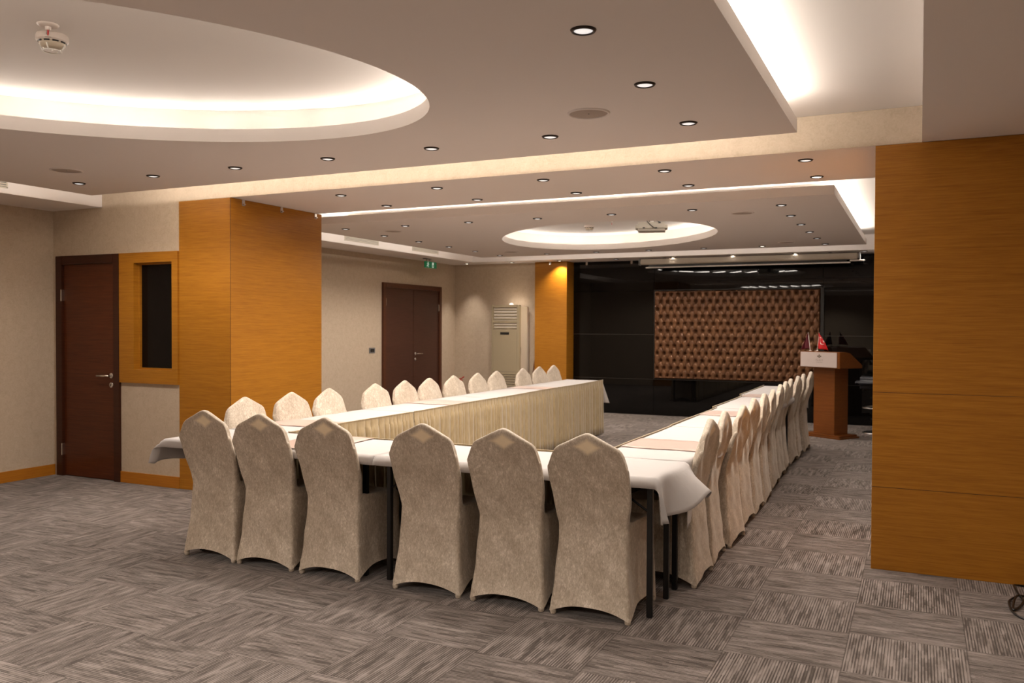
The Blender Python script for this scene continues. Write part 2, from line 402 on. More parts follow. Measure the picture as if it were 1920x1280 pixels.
# baseboards
struct('baseboard_left', bx(XL, YREAR, 0, XL+.012, YB0, .10, bev=.002, seg=1), M_SKIRT)
struct('baseboard_booth', bx(-6.488, YB0-.012, 0, -5.773, YB0, .10, bev=.002, seg=1), M_SKIRT)
bm = bx(XL, YB1, 0, XL+.012, 10.91, .10); bx(XL, 12.68, 0, XL+.012, YFAR, .10, bm); struct('baseboard_left_far', bm, M_SKIRT)
struct('baseboard_far', bx(XL+.013, YFAR-.012, 0, -5.79, YFAR, .10), M_SKIRT)

# ------------------------------------------------------------------ door 1 and booth window
def door_hw(parent, x, y, z, side, axis='x'):
    """lever handle with rose, and lock rose; front faces -y; side +1: lever points to +x"""
    h = obj('door_handle', bmesh.new(), M_CHROME, parent)
    bm = bmesh.new()
    r = lathe([(0, 0), (.025, 0), (.025, .006), (.022, .009), (0, .009)], n=20)
    merge(bm, r, Matrix.Translation((x, y, z)) @ Matrix.Rotation(PI/2, 4, 'X'))
    tube([(x, y, z), (x, y-.05, z), (x+side*.012, y-.056, z), (x+side*.13, y-.054, z-.002)], [.009, .009, .0095, .008], bm)
    bm.to_mesh(h.data); bm.free()
    for p in h.data.polygons: p.use_smooth = True
    bm = bmesh.new(); r = lathe([(0, 0), (.025, 0), (.025, .006), (.022, .009), (0, .009)], n=20)
    merge(bm, r, Matrix.Translation((x, y, z-.085)) @ Matrix.Rotation(PI/2, 4, 'X'))
    lk = obj('lock_rose', bm, M_CHROME, parent, smooth=True)
    obj('keyhole', bx(x-.004, y-.012, z-.097, x+.004, y-.0092, z-.073, bev=.001), M_BLACKP, lk)
dz = 2.055
bm = bx(-7.33, YB0-.02, 0, -7.245, YB0+.06, dz, bev=.003); bx(-6.565, YB0-.02, 0, -6.487, YB0+.06, dz, bm, bev=.003); bx(-7.245, YB0-.02, 1.975, -6.565, YB0+.06, dz, bm, bev=.003)
d1 = struct('door_1', bx(-7.245, YB0+.006, .006, -6.565, YB0+.045, 1.975, bev=.003), M_DOOR)
obj('door_frame', bm, M_DFRAME, d1)
for z in (1.69, .25): obj('hinge', bx(-7.256, YB0-.026, z-.055, -7.242, YB0+.008, z+.055, bev=.003), M_CHROME, d1)
door_hw(d1, -6.615, YB0+.006, .955, -1)
w1 = struct('window_1', bx(-6.32, YB0+.055, .98, -5.80, YB0+.062, 2.0), M_DARKGL)
bm = bx(-6.484, YB0-.022, .9, -6.30, YB0+.03, 2.055); bx(-5.84, YB0-.022, .9, -5.773, YB0+.03, 2.055, bm)
bx(-6.30, YB0-.022, .9, -5.84, YB0+.03, 1.02, bm); bx(-6.30, YB0-.022, 1.965, -5.84, YB0+.03, 2.055, bm)
obj('window_frame', bm, M_WOOD, w1)
bm = bx(-6.33, YB0+.03, .99, -6.285, YB0+.055, 2.0); bx(-5.855, YB0+.03, .99, -5.80, YB0+.055, 2.0, bm); bx(-6.285, YB0+.03, .99, -5.855, YB0+.055, 1.035, bm); bx(-6.285, YB0+.03, 1.95, -5.855, YB0+.055, 2.0, bm)
obj('glazing_bead', bm, M_WOOD, w1)
# ------------------------------------------------------------------ double door on the left wall
def ydoor(parent_name):
    D = struct(parent_name, bx(XL, 10.99, .006, XL+.012, 11.795, 2.0, bev=.002), M_DOOR2)
    obj('door_leaf', bx(XL, 11.803, .006, XL+.012, 12.60, 2.0, bev=.002), M_DOOR2, D)
    bm = bx(XL, 10.915, 0, XL+.035, 10.99, 2.075, bev=.003); bx(XL, 12.60, 0, XL+.035, 12.675, 2.075, bm, bev=.003); bx(XL, 10.99, 2.0, XL+.035, 12.60, 2.075, bm, bev=.003)
    obj('door_frame', bm, M_DFRAME2, D)
    for (yy, zz) in ((11.0, 1.78), (12.59, 1.72), (11.0, .25), (12.59, .25)): obj('hinge', bx(XL+.01, yy-.008, zz-.055, XL+.03, yy+.008, zz+.055, bev=.003), M_CHROME, D)
    bm = bmesh.new(); q = Matrix.Translation((XL+.012, 11.86, .965)) @ Matrix.Rotation(PI/2, 4, 'Y')
    merge(bm, lathe([(0, 0), (.025, 0), (.025, .007), (0, .009)], n=18), q)
    tube([(XL+.012, 11.86, .965), (XL+.06, 11.86, .965), (XL+.064, 11.875, .965), (XL+.064, 12.0, .963)], .0095, bm)
    obj('door_handle', bm, M_CHROME, D, smooth=True)
    bm = bmesh.new(); q = Matrix.Translation((XL+.012, 11.86, .875)) @ Matrix.Rotation(PI/2, 4, 'Y')
    merge(bm, lathe([(0, 0), (.025, 0), (.025, .007), (0, .009)], n=18), q); obj('lock_rose', bm, M_CHROME, D, smooth=True)
M_DFRAME2 = wood('walnut_frame', (.06, .020, .010), (.085, .029, .014), (.11, .038, .018), .35)
ydoor('door_2')
# wall switch
sw = thing('light_switch', 'small grey two-gang light switch on the beige wall left of the double door', 'switch', (XL, 10.66, 1.045))
obj('plate', bx(0, -.075, -.042, .008, .075, .042, bev=.003), M_GREYP, sw)
for k in (-1, 1): obj('rocker', bx(.008, k*.026-.022 if k > 0 else -.048, -.024, .013, .048 if k > 0 else -.004, .024, bev=.002), M_BLACKP, sw)
# exit sign
M_GREEN = emis('green_sign', (.0, .20, .07), .10, (.0, .10, .04)); M_SIGNW = emis('sign_white', (.8, 1, .85), .15)
ex = thing('exit_sign', 'green emergency exit sign with white running man hanging under the left soffit', 'sign', (-7.05, 11.80, 2.335))
obj('sign_box', bx(-.012, -.175, 0, .012, .175, .10, bev=.003), M_GREEN, ex)
obj('mounting_plate', bx(-.03, -.19, .135, .03, -.02, .144, bev=.002), M_GREYP, ex)
obj('hanger', tube([(0, -.12, .095), (0, -.12, .137)], .006, n=6), M_GREYP, ex); obj('hanger', tube([(0, .0, .095), (0, -.04, .137)], .004, n=6), M_GREYP, ex)
def flat(poly, x, t=.0015):
    bm = bmesh.new(); a = [bm.verts.new((x, p[0], p[1])) for p in poly]; b_ = [bm.verts.new((x+t, p[0], p[1])) for p in poly]
    bm.faces.new(a[::-1]); bm.faces.new(b_)
    for i in range(len(a)): bm.faces.new((a[i], a[(i+1) % len(a)], b_[(i+1) % len(a)], b_[i]))
    return bm
pm = bmesh.new()   # running figure (left) and doorway block (right)
merge(pm, flat([(-.095+.012*math.cos(2*PI*k/10), .082+.009*math.sin(2*PI*k/10)) for k in range(10)], .0122))
for seg_ in ([(-.098, .07), (-.085, .07), (-.09, .042), (-.108, .045)], [(-.092, .068), (-.084, .072), (-.066, .055), (-.072, .05)], [(-.1, .068), (-.118, .055), (-.125, .06), (-.105, .074)],
             [(-.106, .046), (-.092, .044), (-.075, .024), (-.083, .018)], [(-.083, .024), (-.075, .022), (-.078, .008), (-.086, .008)], [(-.108, .047), (-.1, .040), (-.122, .02), (-.132, .026)]):
    merge(pm, flat(seg_, .0122))
obj('running_figure', pm, M_SIGNW, ex)
pm = bmesh.new(); merge(pm, flat([(.03, .01), (.078, .01), (.078, .09), (.03, .09)], .0122)); obj('doorway_symbol', pm, M_SIGNW, ex)
pm = bmesh.new(); merge(pm, flat([(.044, .055), (.064, .055), (.064, .035), (.071, .035), (.054, .018), (.037, .035), (.044, .035)], .0138)); obj('arrow_symbol', pm, M_GREEN, ex)

# ------------------------------------------------------------------ black glass back wall
bm = bx(-5.215, YGL+.012, 0, XR, YGL+.25, ZS)
struct('wall_back', bm, M_DARK)
bm = bmesh.new(); zs = [0.0, .575, 1.290, 1.99, ZS-.002]; xs = [-5.213, -3.83, -1.29, .33, XR-.002]
for i in range(4):
    for j in range(4):
        if i in (1, 2) and j == 1: continue
        bx(xs[j]+.0025, YGL, zs[i]+.003, xs[j+1]-.0025, YGL+.012, zs[i+1]-.003, bm, bev=.0025, seg=2)
gl = struct('wall_back_glass', bm, M_BGLASS)
# bevelled steel joint strips catch the light between the rows
for z in (.575, 1.290):
    struct('trim_12' if z < 1 else 'trim_13', bx(-5.21, YGL+.001, z-.0032, XR-.005, YGL+.006, z+.0032), mat('smoked_joint', (.10, .10, .10), .3, 1))
# tufted panel
def tufted():
    X0, X1, Z0, Z1 = -3.817, -1.318, .590, 1.985
    nx, nz = 380, 220; px, pz = (X1-X0)/22.5, (Z1-Z0)/12.0
    btn = []
    for r_ in range(12):
        for c_ in range(23):
            x = X0+px*(.5+c_+(.5 if r_ % 2 == 0 else 0)); z = Z0+pz*(r_+.5)
            if x < X1-.02: btn.append((x, z, r_))
    rows = {}
    for x, z, r_ in btn: rows.setdefault(r_, []).append((x, z))
    def hgt(x, z):
        e_ = min(x-X0, X1-x, z-Z0, Z1-z)
        r_ = (z-Z0)/pz-.5; d = 9; fold = 9
        for rr in (math.floor(r_), math.floor(r_)+1):
            for bxx, bz in rows.get(rr, ()):
                if abs(bxx-x) < px*1.2: d = min(d, math.hypot((x-bxx), (z-bz)))
        # diagonal folds joining neighbouring buttons
        u = (x-X0)/px; v = (z-Z0)/pz-.5
        k = (u-.5-v*.5-.5) ; q = (u-.5+v*.5-.5)
        fa = abs(k-round(k)); fb = abs(q-round(q))
        fold = min(fa, fb)
        h = .058*(1-math.exp(-(d/.0215)**2)) + .014*min(1, fold/.2)**.6
        return -(h*min(1, max(0, e_)/.02)**.5)
    bm = bmesh.new(); g = []
    for i in range(nx+1):
        col = []
        for j in range(nz+1):
            x = X0+(X1-X0)*i/nx; z = Z0+(Z1-Z0)*j/nz
            col.append(bm.verts.new((x, 13.342+hgt(x, z), z)))
        g.append(col)
    for i in range(nx):
        for j in range(nz): bm.faces.new((g[i][j], g[i+1][j], g[i+1][j+1], g[i][j+1]))
    return bm
tp = thing('upholstered_panel', 'bronze deep-buttoned leather panel mounted on the black glass wall', 'wall panel', (0, 0, 0))
obj('padding', tufted(), M_LEATHER, tp, smooth=True)
bm = bx(-3.83, 13.318, .575, -1.27, 13.348, .588); bx(-3.83, 13.318, 1.987, -1.27, 13.348, 2.0, bm); bx(-3.83, 13.318, .588, -3.819, 13.348, 1.987, bm); bx(-1.316, 13.30, .588, -1.27, 13.348, 1.987, bm)
obj('frame', bm, M_BLACKP, tp)
# projection screen case
sc = thing('projection_screen', 'rolled-up projection screen in a long white case above the black glass', 'projection screen', (-2.36, 12.95, 2.42))
obj('case', bx(-1.575, -.045, -.045, 1.575, .045, .042, bev=.012), mat('screen_case', (.44, .385, .31), .75), sc, autosmooth=.5)
obj('bottom_bar', bx(-1.50, -.008, -.098, 1.47, .012, -.080, bev=.004), M_WHITEP, sc)
bm = bx(-1.45, -.002, -.082, 1.42, .0, -.04); obj('screen_fabric', bm, M_BLACKP, sc)
for s in (-1, 1): obj('end_cap', bx(min(s*1.576, s*1.60), -.05, -.05, max(s*1.576, s*1.60), .05, .045, bev=.005), M_GREYP, sc)
bm = bx(1.46, -.03, -.075, 1.66, .02, -.052, bev=.008); obj('pull_handle', bm, M_WHITEP, sc)
for s in (-1.2, 1.2): obj('bracket', bx(s-.02, -.03, .04, s+.02, .03, .0585), M_GREYP, sc)
# glass clips on pillars and glass top
def clip(loc, rz, label, group):
    c = thing('metal_clip', label, 'clip', loc, rz, group)
    obj('plate', bx(-.017, -.008, -.035, .017, 0, .018, bev=.003), M_CHROME, c)
    obj('lip', bx(-.012, -.022, -.03, .012, -.008, -.018, bev=.002), M_CHROME, c)
for y, t in ((5.60, 'nearest the camera on'), (6.08, 'in the middle of'), (6.56, 'farthest along')):
    clip((-5.187, y, 2.462), PI/2, 'small metal clip at the ceiling line, %s the left wood pillar side' % t, 'clips on the left pillar')
for x, y, t in ((-4.98, 13.349, 'small metal clip at the left end of the black glass top'), (-4.21, 13.349, 'small metal clip beside the projection screen case'), (-5.51, 13.049, 'small metal clip at the top of the far wood pillar')):
    clip((x, y, 2.462), 0, t, 'clips at the far wall')

# ------------------------------------------------------------------ air conditioner
ac = thing('air_conditioner', 'tall ivory floor-standing air conditioner in the far left corner', 'air conditioner', (-6.19, 12.77, 0))
obj('body', bx(-.25, .03, 0, .25, .40, 1.745, bev=.012), M_ACSIDE, ac, autosmooth=.5)
bm = bx(-.26, -.0, .03, -.225, .05, 1.765, bev=.006); bx(.205, 0, .03, .26, .05, 1.765, bm, bev=.006)
bx(-.225, .0, 1.725, .205, .05, 1.765, bm); bx(-.225, .004, .62, .205, .05, 1.36, bm); bx(-.225, .004, 1.47, .205, .05, 1.51, bm); bx(-.225, .004, .03, .205, .05, .08, bm)
bx(-.225, .004, .08, -.205, .05, .62, bm); bx(.185, .004, .08, .205, .05, .62, bm)
obj('front_panel', bm, M_ACFRONT_SHADED, ac, autosmooth=.5)
obj('recess', bx(-.225, .045, .08, .205, .049, 1.73), mat('dark_recess', (.05, .04, .03), .8), ac)
for z in (1.678, 1.628, 1.578, 1.530): obj('air_louver', bx(-.222, .012, z-.002, .202, .030, z+.014, bev=.002), M_ACFRONT_SHADED, ac)
for z in (1.378, 1.425): obj('air_louver', bx(-.222, .010, z-.002, .202, .030, z+.012, bev=.002), M_ACFRONT_SHADED, ac)
obj('display', bx(-.095, -.001, 1.275, .065, .006, 1.315), M_BLACKP, ac)
for k in range(13): obj('intake_slat', bx(-.205, .006, .09+k*.041, .185, .034, .114+k*.041, bev=.003), M_ACFRONT_SHADED, ac)
obj('groove', bx(-.225, .0025, .66, .205, .0045, .664), M_GREYP, ac)
obj('side_slot', bx(.2495, .06, .95, .2515, .075, 1.07), M_GREYP, ac)
obj('top_knob', lathe([(0, 1.80), (.02, 1.797), (.036, 1.78), (.042, 1.745)], n=20, c=(.06, .1)), M_WHITEP, ac, smooth=True)
# pipe lagging beside it
tag(obj('pipe', tube([(-5.86, 13.14, .35), (-5.85, 13.12, .55), (-5.83, 13.13, .75), (-5.82, 13.16, .85)], .014), mat('brown_lagging', (.20, .09, .05), .6)), 'dark brown pipe rising beside the air conditioner at the wood pillar', 'pipe')
# red extinguisher behind the chairs
fe = thing('fire_extinguisher', 'red fire extinguisher standing by the far wall behind the left chair row', 'fire extinguisher', (-7.15, 12.95, -.0))
obj('cylinder', lathe([(0, 0), (.06, 0), (.065, .02), (.065, .36), (.05, .41), (.02, .435), (.018, .46), (0, .46)], n=24), M_RED, fe, smooth=True)
bm = tube([(0, 0, .46), (0, 0, .50)], .014); tube([(-.01, 0, .50), (.05, 0, .52), (.085, 0, .545)], .009, bm); tube([(-.01, 0, .49), (.06, 0, .485)], .008, bm); obj('valve_lever', bm, M_RED, fe, smooth=True)
obj('hose', tube([(-.01, 0, .47), (-.06, 0, .46), (-.085, 0, .40), (-.08, 0, .2)], .009), M_BLACKP, fe, smooth=True)

# ------------------------------------------------------------------ lectern with flags
LR = -.56
le = thing('lectern', 'wooden lectern with a white front plate standing before the black glass', 'lectern', (-1.035, 11.80, 0), LR)
bm = bx(-.29, -.19, 0, .29, .20, .022, bev=.004); bx(-.27, -.17, .022, .27, .18, .045, bm, bev=.004); obj('base', bm, M_LECT, le)
obj('column', bx(-.16, -.13, .045, .16, .14, .905, bev=.003), M_LECT, le)
bm = bmesh.new(); prof = [(-.225, .895), (.225, .895), (.225, .935), (-.02, 1.09), (-.11, 1.105), (-.225, 1.105)]
a = [bm.verts.new((-.305, y, z)) for y, z in prof]; b_ = [bm.verts.new((.305, y, z)) for y, z in prof]
bm.faces.new(a); bm.faces.new(b_[::-1])
for i in range(len(prof)): bm.faces.new((a[i], b_[i], b_[(i+1) % len(prof)], a[(i+1) % len(prof)]))
bmesh.ops.recalc_face_normals(bm, faces=bm.faces[:]); bmesh.ops.bevel(bm, geom=bm.edges[:], offset=.005, segments=2, affect='EDGES')
obj('reading_desk', bm, M_LECT, le)
fp = obj('front_plate', bx(-.292, -.231, .908, .262, -.226, 1.098, bev=.001), mat('plate_white', (.62, .53, .50), .4), le)
M_INK = mat('bronze_ink', (.13, .085, .05), .6); M_INK2 = mat('grey_ink', (.30, .235, .21), .6)
bm = bmesh.new()
def fl(poly, y, bm, t=.0006):
    a = [bm.verts.new((p[0], y, p[1])) for p in poly]; bm.faces.new(a)
def blob(cx, cz, rx, rz, bm, n=10, y=-.2325): fl([(cx+rx*math.cos(2*PI*k/n), cz+rz*math.sin(2*PI*k/n)) for k in range(n)], y, bm)
fl([(0, 1.078), (.009, 1.058), (0, 1.038), (-.009, 1.058)], -.2322, bm); blob(-.02, 1.046, .013, .008, bm, y=-.2323); blob(.02, 1.046, .013, .008, bm, y=-.2323)
fl([(-.012, 1.040), (.012, 1.040), (.007, 1.026), (-.007, 1.026)], -.2324, bm); obj('emblem', bm, M_INK, fp)
bm = bmesh.new()
for k, (wd, kind) in enumerate(((.014, 0), (.014, 1), (.014, 2), (.014, 1), (.014, 0))):
    cx = -.045+k*.0225
    fl([(cx-.008, .985), (cx-.005, .985), (cx-.005, 1.010), (cx-.008, 1.010)], -.2322, bm)
    if kind != 1: fl([(cx+.005, .985), (cx+.008, .985), (cx+.008, 1.010), (cx+.005, 1.010)], -.2322, bm)
    zc = (1.007, .987, .997)[kind]; fl([(cx-.005, zc-.0015), (cx+.005, zc-.0015), (cx+.005, zc+.0015), (cx-.005, zc+.0015)], -.2322, bm)
for k in range(9): fl([(-.045+k*.0105, .966), (-.039+k*.0105, .966), (-.039+k*.0105, .972), (-.045+k*.0105, .972)], -.2322, bm)
obj('lettering', bm, M_INK2, fp)
def lw(x, y, z):
    c_, s_ = math.cos(LR), math.sin(LR); return (-1.035+x*c_-y*s_, 11.80+x*s_+y*c_, z)
def flag(loc, lean, label, m, w0, h0, wide, name='table_flag'):
    t = thing(name, label, 'flag', loc, LR, 'table flags on the lectern')
    obj('flag_base', lathe([(0, 0), (.028, 0), (.028, .006), (.008, .014), (0, .014)], n=16), M_CHROME, t, smooth=True)
    top = Vector((lean, 0, h0)); obj('flag_pole', tube([(0, 0, .01), top*.5, top], .0035, n=6), M_WHITEP, t)
    bm = bmesh.new(); g = []; NU, NV = 14, 12
    for j in range(NV+1):
        v = j/NV; rowp = []
        for i in range(NU+1):
            u = i/NU; pz = h0*(.97-.84*v) - u*u*.02 - (1-v)*u*.02
            bxp = lean*(pz/h0); spread = wide*(.12+.88*v**.8)
            rowp.append(bm.verts.new((bxp+w0*u*spread+.0, .018*math.sin(u*9+v*1.5)*(.3+v)-.006, pz)))
        g.append(rowp)
    for j in range(NV):
        for i in range(NU): bm.faces.new((g[j][i], g[j][i+1], g[j+1][i+1], g[j+1][i]))
    uv = bm.loops.layers.uv.new('UVMap'); idx = {}
    for j in range(NV+1):
        for i in range(NU+1): idx[g[j][i]] = (i/NU, 1-j/NV)
    for f_ in bm.faces:
        for l_ in f_.loops: l_[uv].uv = idx[l_.vert]
    fo = obj('flag_cloth', bm, m, t, smooth=True)
    sm = fo.modifiers.new('thick', 'SOLIDIFY'); sm.thickness = .001
    return t
M_FLAGR = mat('red_flag', (.62, .008, .014), .55); nt, b, n = nodes(M_FLAGR)
uvn = nt.nodes.new('ShaderNodeUVMap'); sp = nt.nodes.new('ShaderNodeSeparateXYZ'); nt.links.new(uvn.outputs[0], sp.inputs[0])
def circ(cx, cy, r, sx=1.0):
    dx = math_(nt, 'MULTIPLY', math_(nt, 'SUBTRACT', sp.outputs[0], cx), sx); dy = math_(nt, 'SUBTRACT', sp.outputs[1], cy)
    return math_(nt, 'LESS_THAN', math_(nt, 'SQRT', math_(nt, 'ADD', math_(nt, 'MULTIPLY', dx, dx), math_(nt, 'MULTIPLY', dy, dy))), r)
cr = math_(nt, 'MULTIPLY', circ(.50, .56, .25), math_(nt, 'SUBTRACT', 1.0, circ(.57, .56, .20)))
st = circ(.73, .56, .075); msk = math_(nt, 'MAXIMUM', cr, st)
nt.links.new(ramp(nt, msk, [(.4, (.62, .008, .014)), (.6, (.85, .75, .70))]), b.inputs['Base Color'])
M_FLAGM = mat('maroon_flag', (.12, .008, .018), .6)
flag(lw(.0-.12, -.12, 1.106), .03, 'small red table flag with white crescent on the lectern top', M_FLAGR, 1.0, .245, .19)
flag(lw(-.22, -.13, 1.106), -.035, 'small dark maroon table flag at the left end of the lectern top', M_FLAGM, -1.0, .245, .13)
# bar stool
bs = thing('bar_stool', 'dark grey padded bar stool with chrome base beside the right wood pillar', 'stool', (-.47, 12.45, 0))
obj('base_disc', lathe([(0, 0), (.215, 0), (.22, .008), (.20, .02), (.06, .035), (.03, .06), (0, .06)], n=40), M_CHROME, bs, smooth=True)
obj('gas_column', lathe([(0, .05), (.028, .05), (.028, .42), (.018, .43), (.018, .62), (0, .62)], n=20), M_CHROME, bs, autosmooth=.6)
bm = bmesh.new(); tube([(.215*math.cos(2*PI*k/36), .215*math.sin(2*PI*k/36)-.0, .345) for k in range(37)], .012, bm, caps=False); tube([(0, 0, .345), (0, -.21, .345)], .01, bm); tube([(0, 0, .345), (0, .21, .345)], .01, bm)
obj('foot_ring', bm, M_CHROME, bs, smooth=True)
M_CUSH = mat('charcoal_vinyl', (.016, .016, .022), .45)
obj('seat', bx(-.30, -.26, .605, .30, .26, .755, bev=.06, seg=5), M_CUSH, bs, smooth=True)
# cable on the floor at the right pillar
cp = [(.62, 5.44, .006), (.52, 5.43, .006), (.48, 5.37, .02), (.475, 5.28, .03), (.485, 5.2, .02), (.50, 5.12, .008), (.468, 5.0, .006), (.44, 4.94, .008), (.452, 5.06, .014), (.475, 5.16, .02), (.52, 5.22, .008), (.60, 5.24, .006)]
cq = [(.47, 5.17, .012), (.435, 5.1, .006), (.428, 4.98, .006), (.437, 4.89, .006), (.47, 4.82, .006), (.53, 4.77, .006), (.62, 4.75, .006)]
def catmull(P, n=8):
    P = [Vector(p) for p in P]; P = [P[0]]+P+[P[-1]]; out = []
    for i in range(1, len(P)-2):
        for k in range(n):
            t = k/n; a, b_, c_, d = P[i-1:i+3]
            out.append(.5*((2*b_)+(-a+c_)*t+(2*a-5*b_+4*c_-d)*t*t+(-a+3*b_-3*c_+d)*t**3))
    out.append(P[-2]); return out
bm = tube(catmull(cp), .0055); tube(catmull(cq), .0055, bm)
tag(obj('power_cable', bm, M_BLACKP, smooth=True), 'black coiled cable lying on the carpet at the foot of the right wood pillar', 'cable')

# ------------------------------------------------------------------ chairs
def chair_cover(seed, hole_glow=True):
    """stretch velvet cover: rings lofted hem > seat > back top. local +y faces the table, rear feet at y=0"""
    rnd = random.Random(seed)
    NR, NS = 21, 9
    def ring(wr, wf, yr, yf, zf, bulge_r=0, conc=0.0, cr=.03):
        """rear side left->right, right side rear->front, front right->left, left front->rear"""
        P = []
        for i in range(NR):
            s = -1+2*i/(NR-1); P.append(('r', s, s*wr, yr-bulge_r*(1-s*s)))
        for i in range(1, NS):
            t = i/NS; P.append(('s', t, wr+(wf-wr)*t-conc*math.sin(PI*t), yr+(yf-yr)*t))
        for i in range(NR):
            s = 1-2*i/(NR-1); P.append(('f', s, s*wf, yf+cr*.3*(1-s*s)))
        for i in range(1, NS):
            t = 1-i/NS; P.append(('s2', t, -(wr+(wf-wr)*t-conc*math.sin(PI*t)), yr+(yf-yr)*t))
        return P
    bm = bmesh.new(); rings = []
    # lower body
    ZSEAT = .435
    nl = 12
    for k in range(nl+1):
        t = k/nl; z0 = t
        q = t**.8
        wr = .212-.035*min(1, q*1.15)**1.0; wf = .215-.012*q
        yr = .0+.045*q**.9; yf = .452-.025*q
        conc = .028*math.sin(PI*t)**.7*(1-t)+.012*(1-t)
        R_ = ring(wr, wf, yr, yf, z0, .006, conc)
        vs = []
        for kind, s, x, y in R_:
            if kind in ('r', 'f'): hem = .050*(1-abs(s)**2.4) if kind == 'r' else .055*(1-s*s)
            else: hem = .060*math.sin(PI*s)**.8
            hem += .012
            ztop = ZSEAT
            z = hem+(ztop-hem)*t
            # hollow between the feet, taut folds running up from the corners
            if kind in ('r',): y += .012*(1-s*s)*math.sin(PI*min(1, t*1.3))*.4
            if kind in ('s', 's2'):
                f_ = .006*math.sin(s*14+rnd.random()*.2)*(1-t)**.7*math.sin(PI*s); x += f_ if x > 0 else -f_
            vs.append(bm.verts.new((x, y, z)))
        rings.append(vs)
    # seat edge roll then seat surface up to the back
    def add(fn):
        vs = []
        base = ring(1, 1, 0, 1, 0)
        for idx_, (kind, s, x, y) in enumerate(base): vs.append(bm.verts.new(fn(idx_, kind, s)))
        rings.append(vs)
    wR, wF = .177, .203
    def seatpt(kind, s, e_, z):
        if kind == 'r': return (s*wR, .045-.006*(1-s*s), ZSEAT+z*.3)
        if kind == 'f': return (s*(wF-e_), .427-e_+.009*(1-s*s), ZSEAT+z)
        sg = 1 if kind == 's' else -1
        return (sg*(wR+(wF-e_-wR)*min(1, s*1.3)), .045+(.427-e_-.045)*s, ZSEAT+z*min(1, s*2.5))
    add(lambda i, k, s: seatpt(k, s, .006, .014))
    add(lambda i, k, s: seatpt(k, s, .022, .022))
    TH = .052
    def topz(x):
        a = abs(x)/.200
        z = .900-.082*max(0, (math.sqrt(a*a+.0025)-.05))/.86
        if a > .82: z -= .070*((a-.82)/.18)**2.4
        return z
    nb = 16
    for k in range(nb+1):
        t = k/nb
        def fn(i, kind, s, t=t):
            zb = ZSEAT+.03
            # half width along height: waist narrow, shoulders wide
            hw = .177+.024*(math.sin(PI/2*min(1, t*1.2)))**1.2
            yr = .042-.078*t**1.25; th = TH*(1-.42*t)
            if kind == 'r': x = s*hw; y = yr-.007*(1-s*s)+.003
            elif kind == 'f': x = s*hw; y = yr+th+.004*(1-s*s)
            else:
                x = (hw+.006*math.sin(PI*s))*(1 if kind == 's' else -1); y = yr+th*s
            xs_ = max(-.2, min(.2, x*.2/hw))
            zt = topz(xs_)
            z = zb+(zt-zb)*t
            return (x, y, z)
        add(fn)
    # rounded top edge
    last = rings[-1]
    cen = [(v.co.x, v.co.y, v.co.z) for v in last]
    def fn2(i, kind, s):
        x, y, z = cen[i]; ym = .042-.078+.015
        return (x*.985, ym+(y-ym)*.72, z+.007)
    add(fn2)
    def fn3(i, kind, s):
        x, y, z = cen[i]; ym = .042-.078+.015
        return (x*.975, ym+(y-ym)*.25, z+.010)
    add(fn3)
    n = len(rings[0])
    for a, b_ in zip(rings, rings[1:]):
        for k in range(n): bm.faces.new((a[k], a[(k+1) % n], b_[(k+1) % n], b_[k]))
    # close top by zipping rear and front edges
    L = rings[-1]; rear = L[:NR]; front = L[NR+NS-1:NR+NS-1+NR][::-1]
    for i in range(NR-1): bm.faces.new((rear[i], rear[i+1], front[i+1], front[i]))
    sideR = L[NR:NR+NS-1]; sideL = L[NR+NS-1+NR:]
    bm.faces.new([rear[-1]]+sideR+[front[-1]]); bm.faces.new([front[0]]+sideL+[rear[0]])
    bmesh.ops.recalc_face_normals(bm, faces=bm.faces[:])
    # thin covered hand-hole near the apex: its glow is painted into the velvet
    for f_ in bm.faces:
        c_ = f_.calc_center_median()
        if c_.z > .6 and abs(f_.normal.y) > .5:
            pass
    # slack and wrinkles
    for v in bm.verts:
        w_ = .0025*math.sin(v.co.x*31+seed)+.002*math.sin(v.co.z*23+seed*2)+.002*math.sin((v.co.x+v.co.z)*40+seed)
        v.co.y += w_; v.co.x += .0015*math.sin(v.co.z*30+seed)
    return bm
covers = []
for sd in range(3):
    bm = chair_cover(sd+1)
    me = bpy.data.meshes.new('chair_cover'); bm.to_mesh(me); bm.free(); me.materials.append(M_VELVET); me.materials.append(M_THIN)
    for p in me.polygons: p.use_smooth = True
    covers.append(me)
foot_me = bpy.data.meshes.new('foot_pocket'); bm = lathe([(0, .001), (.011, .001), (.015, .006), (.016, .02), (.013, .05), (.008, .085)], n=14); bm.to_mesh(foot_me); bm.free(); foot_me.materials.append(M_VELVET)
for p in foot_me.polygons: p.use_smooth = True
pipe_me = None
def chair(x, y, rz, label, group, k):
    t = thing('banquet_chair', label, 'chair', (x, y, 0), rz, group)
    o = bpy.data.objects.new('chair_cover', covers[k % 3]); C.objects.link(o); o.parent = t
    s = o.modifiers.new('smooth', 'SUBSURF'); s.levels = 1; s.render_levels = 1
    for (fx, fy) in ((-.192, .02), (.192, .02), (-.195, .435), (.195, .435)):
        f_ = bpy.data.objects.new('foot_pocket', foot_me); C.objects.link(f_); f_.parent = t; f_.location = (fx, fy, 0)
    return t
ordn = ['first', 'second', 'third', 'fourth', 'fifth', 'sixth', 'seventh', 'eighth', 'ninth', 'tenth', 'eleventh', 'twelfth']
FR = ['leftmost', 'second from the left', 'third from the left', 'fourth from the left', 'fifth from the left', 'rightmost']
for i, (x, rz) in enumerate([(-3.878, -.02), (-3.448, .015), (-2.985, .0), (-2.350, .01), (-1.878, -.01), (-1.430, .0)]):
    chair(x, 3.878, rz, 'cream velvet covered chair, %s of the six with backs to the camera' % FR[i], 'front row of covered chairs', i)
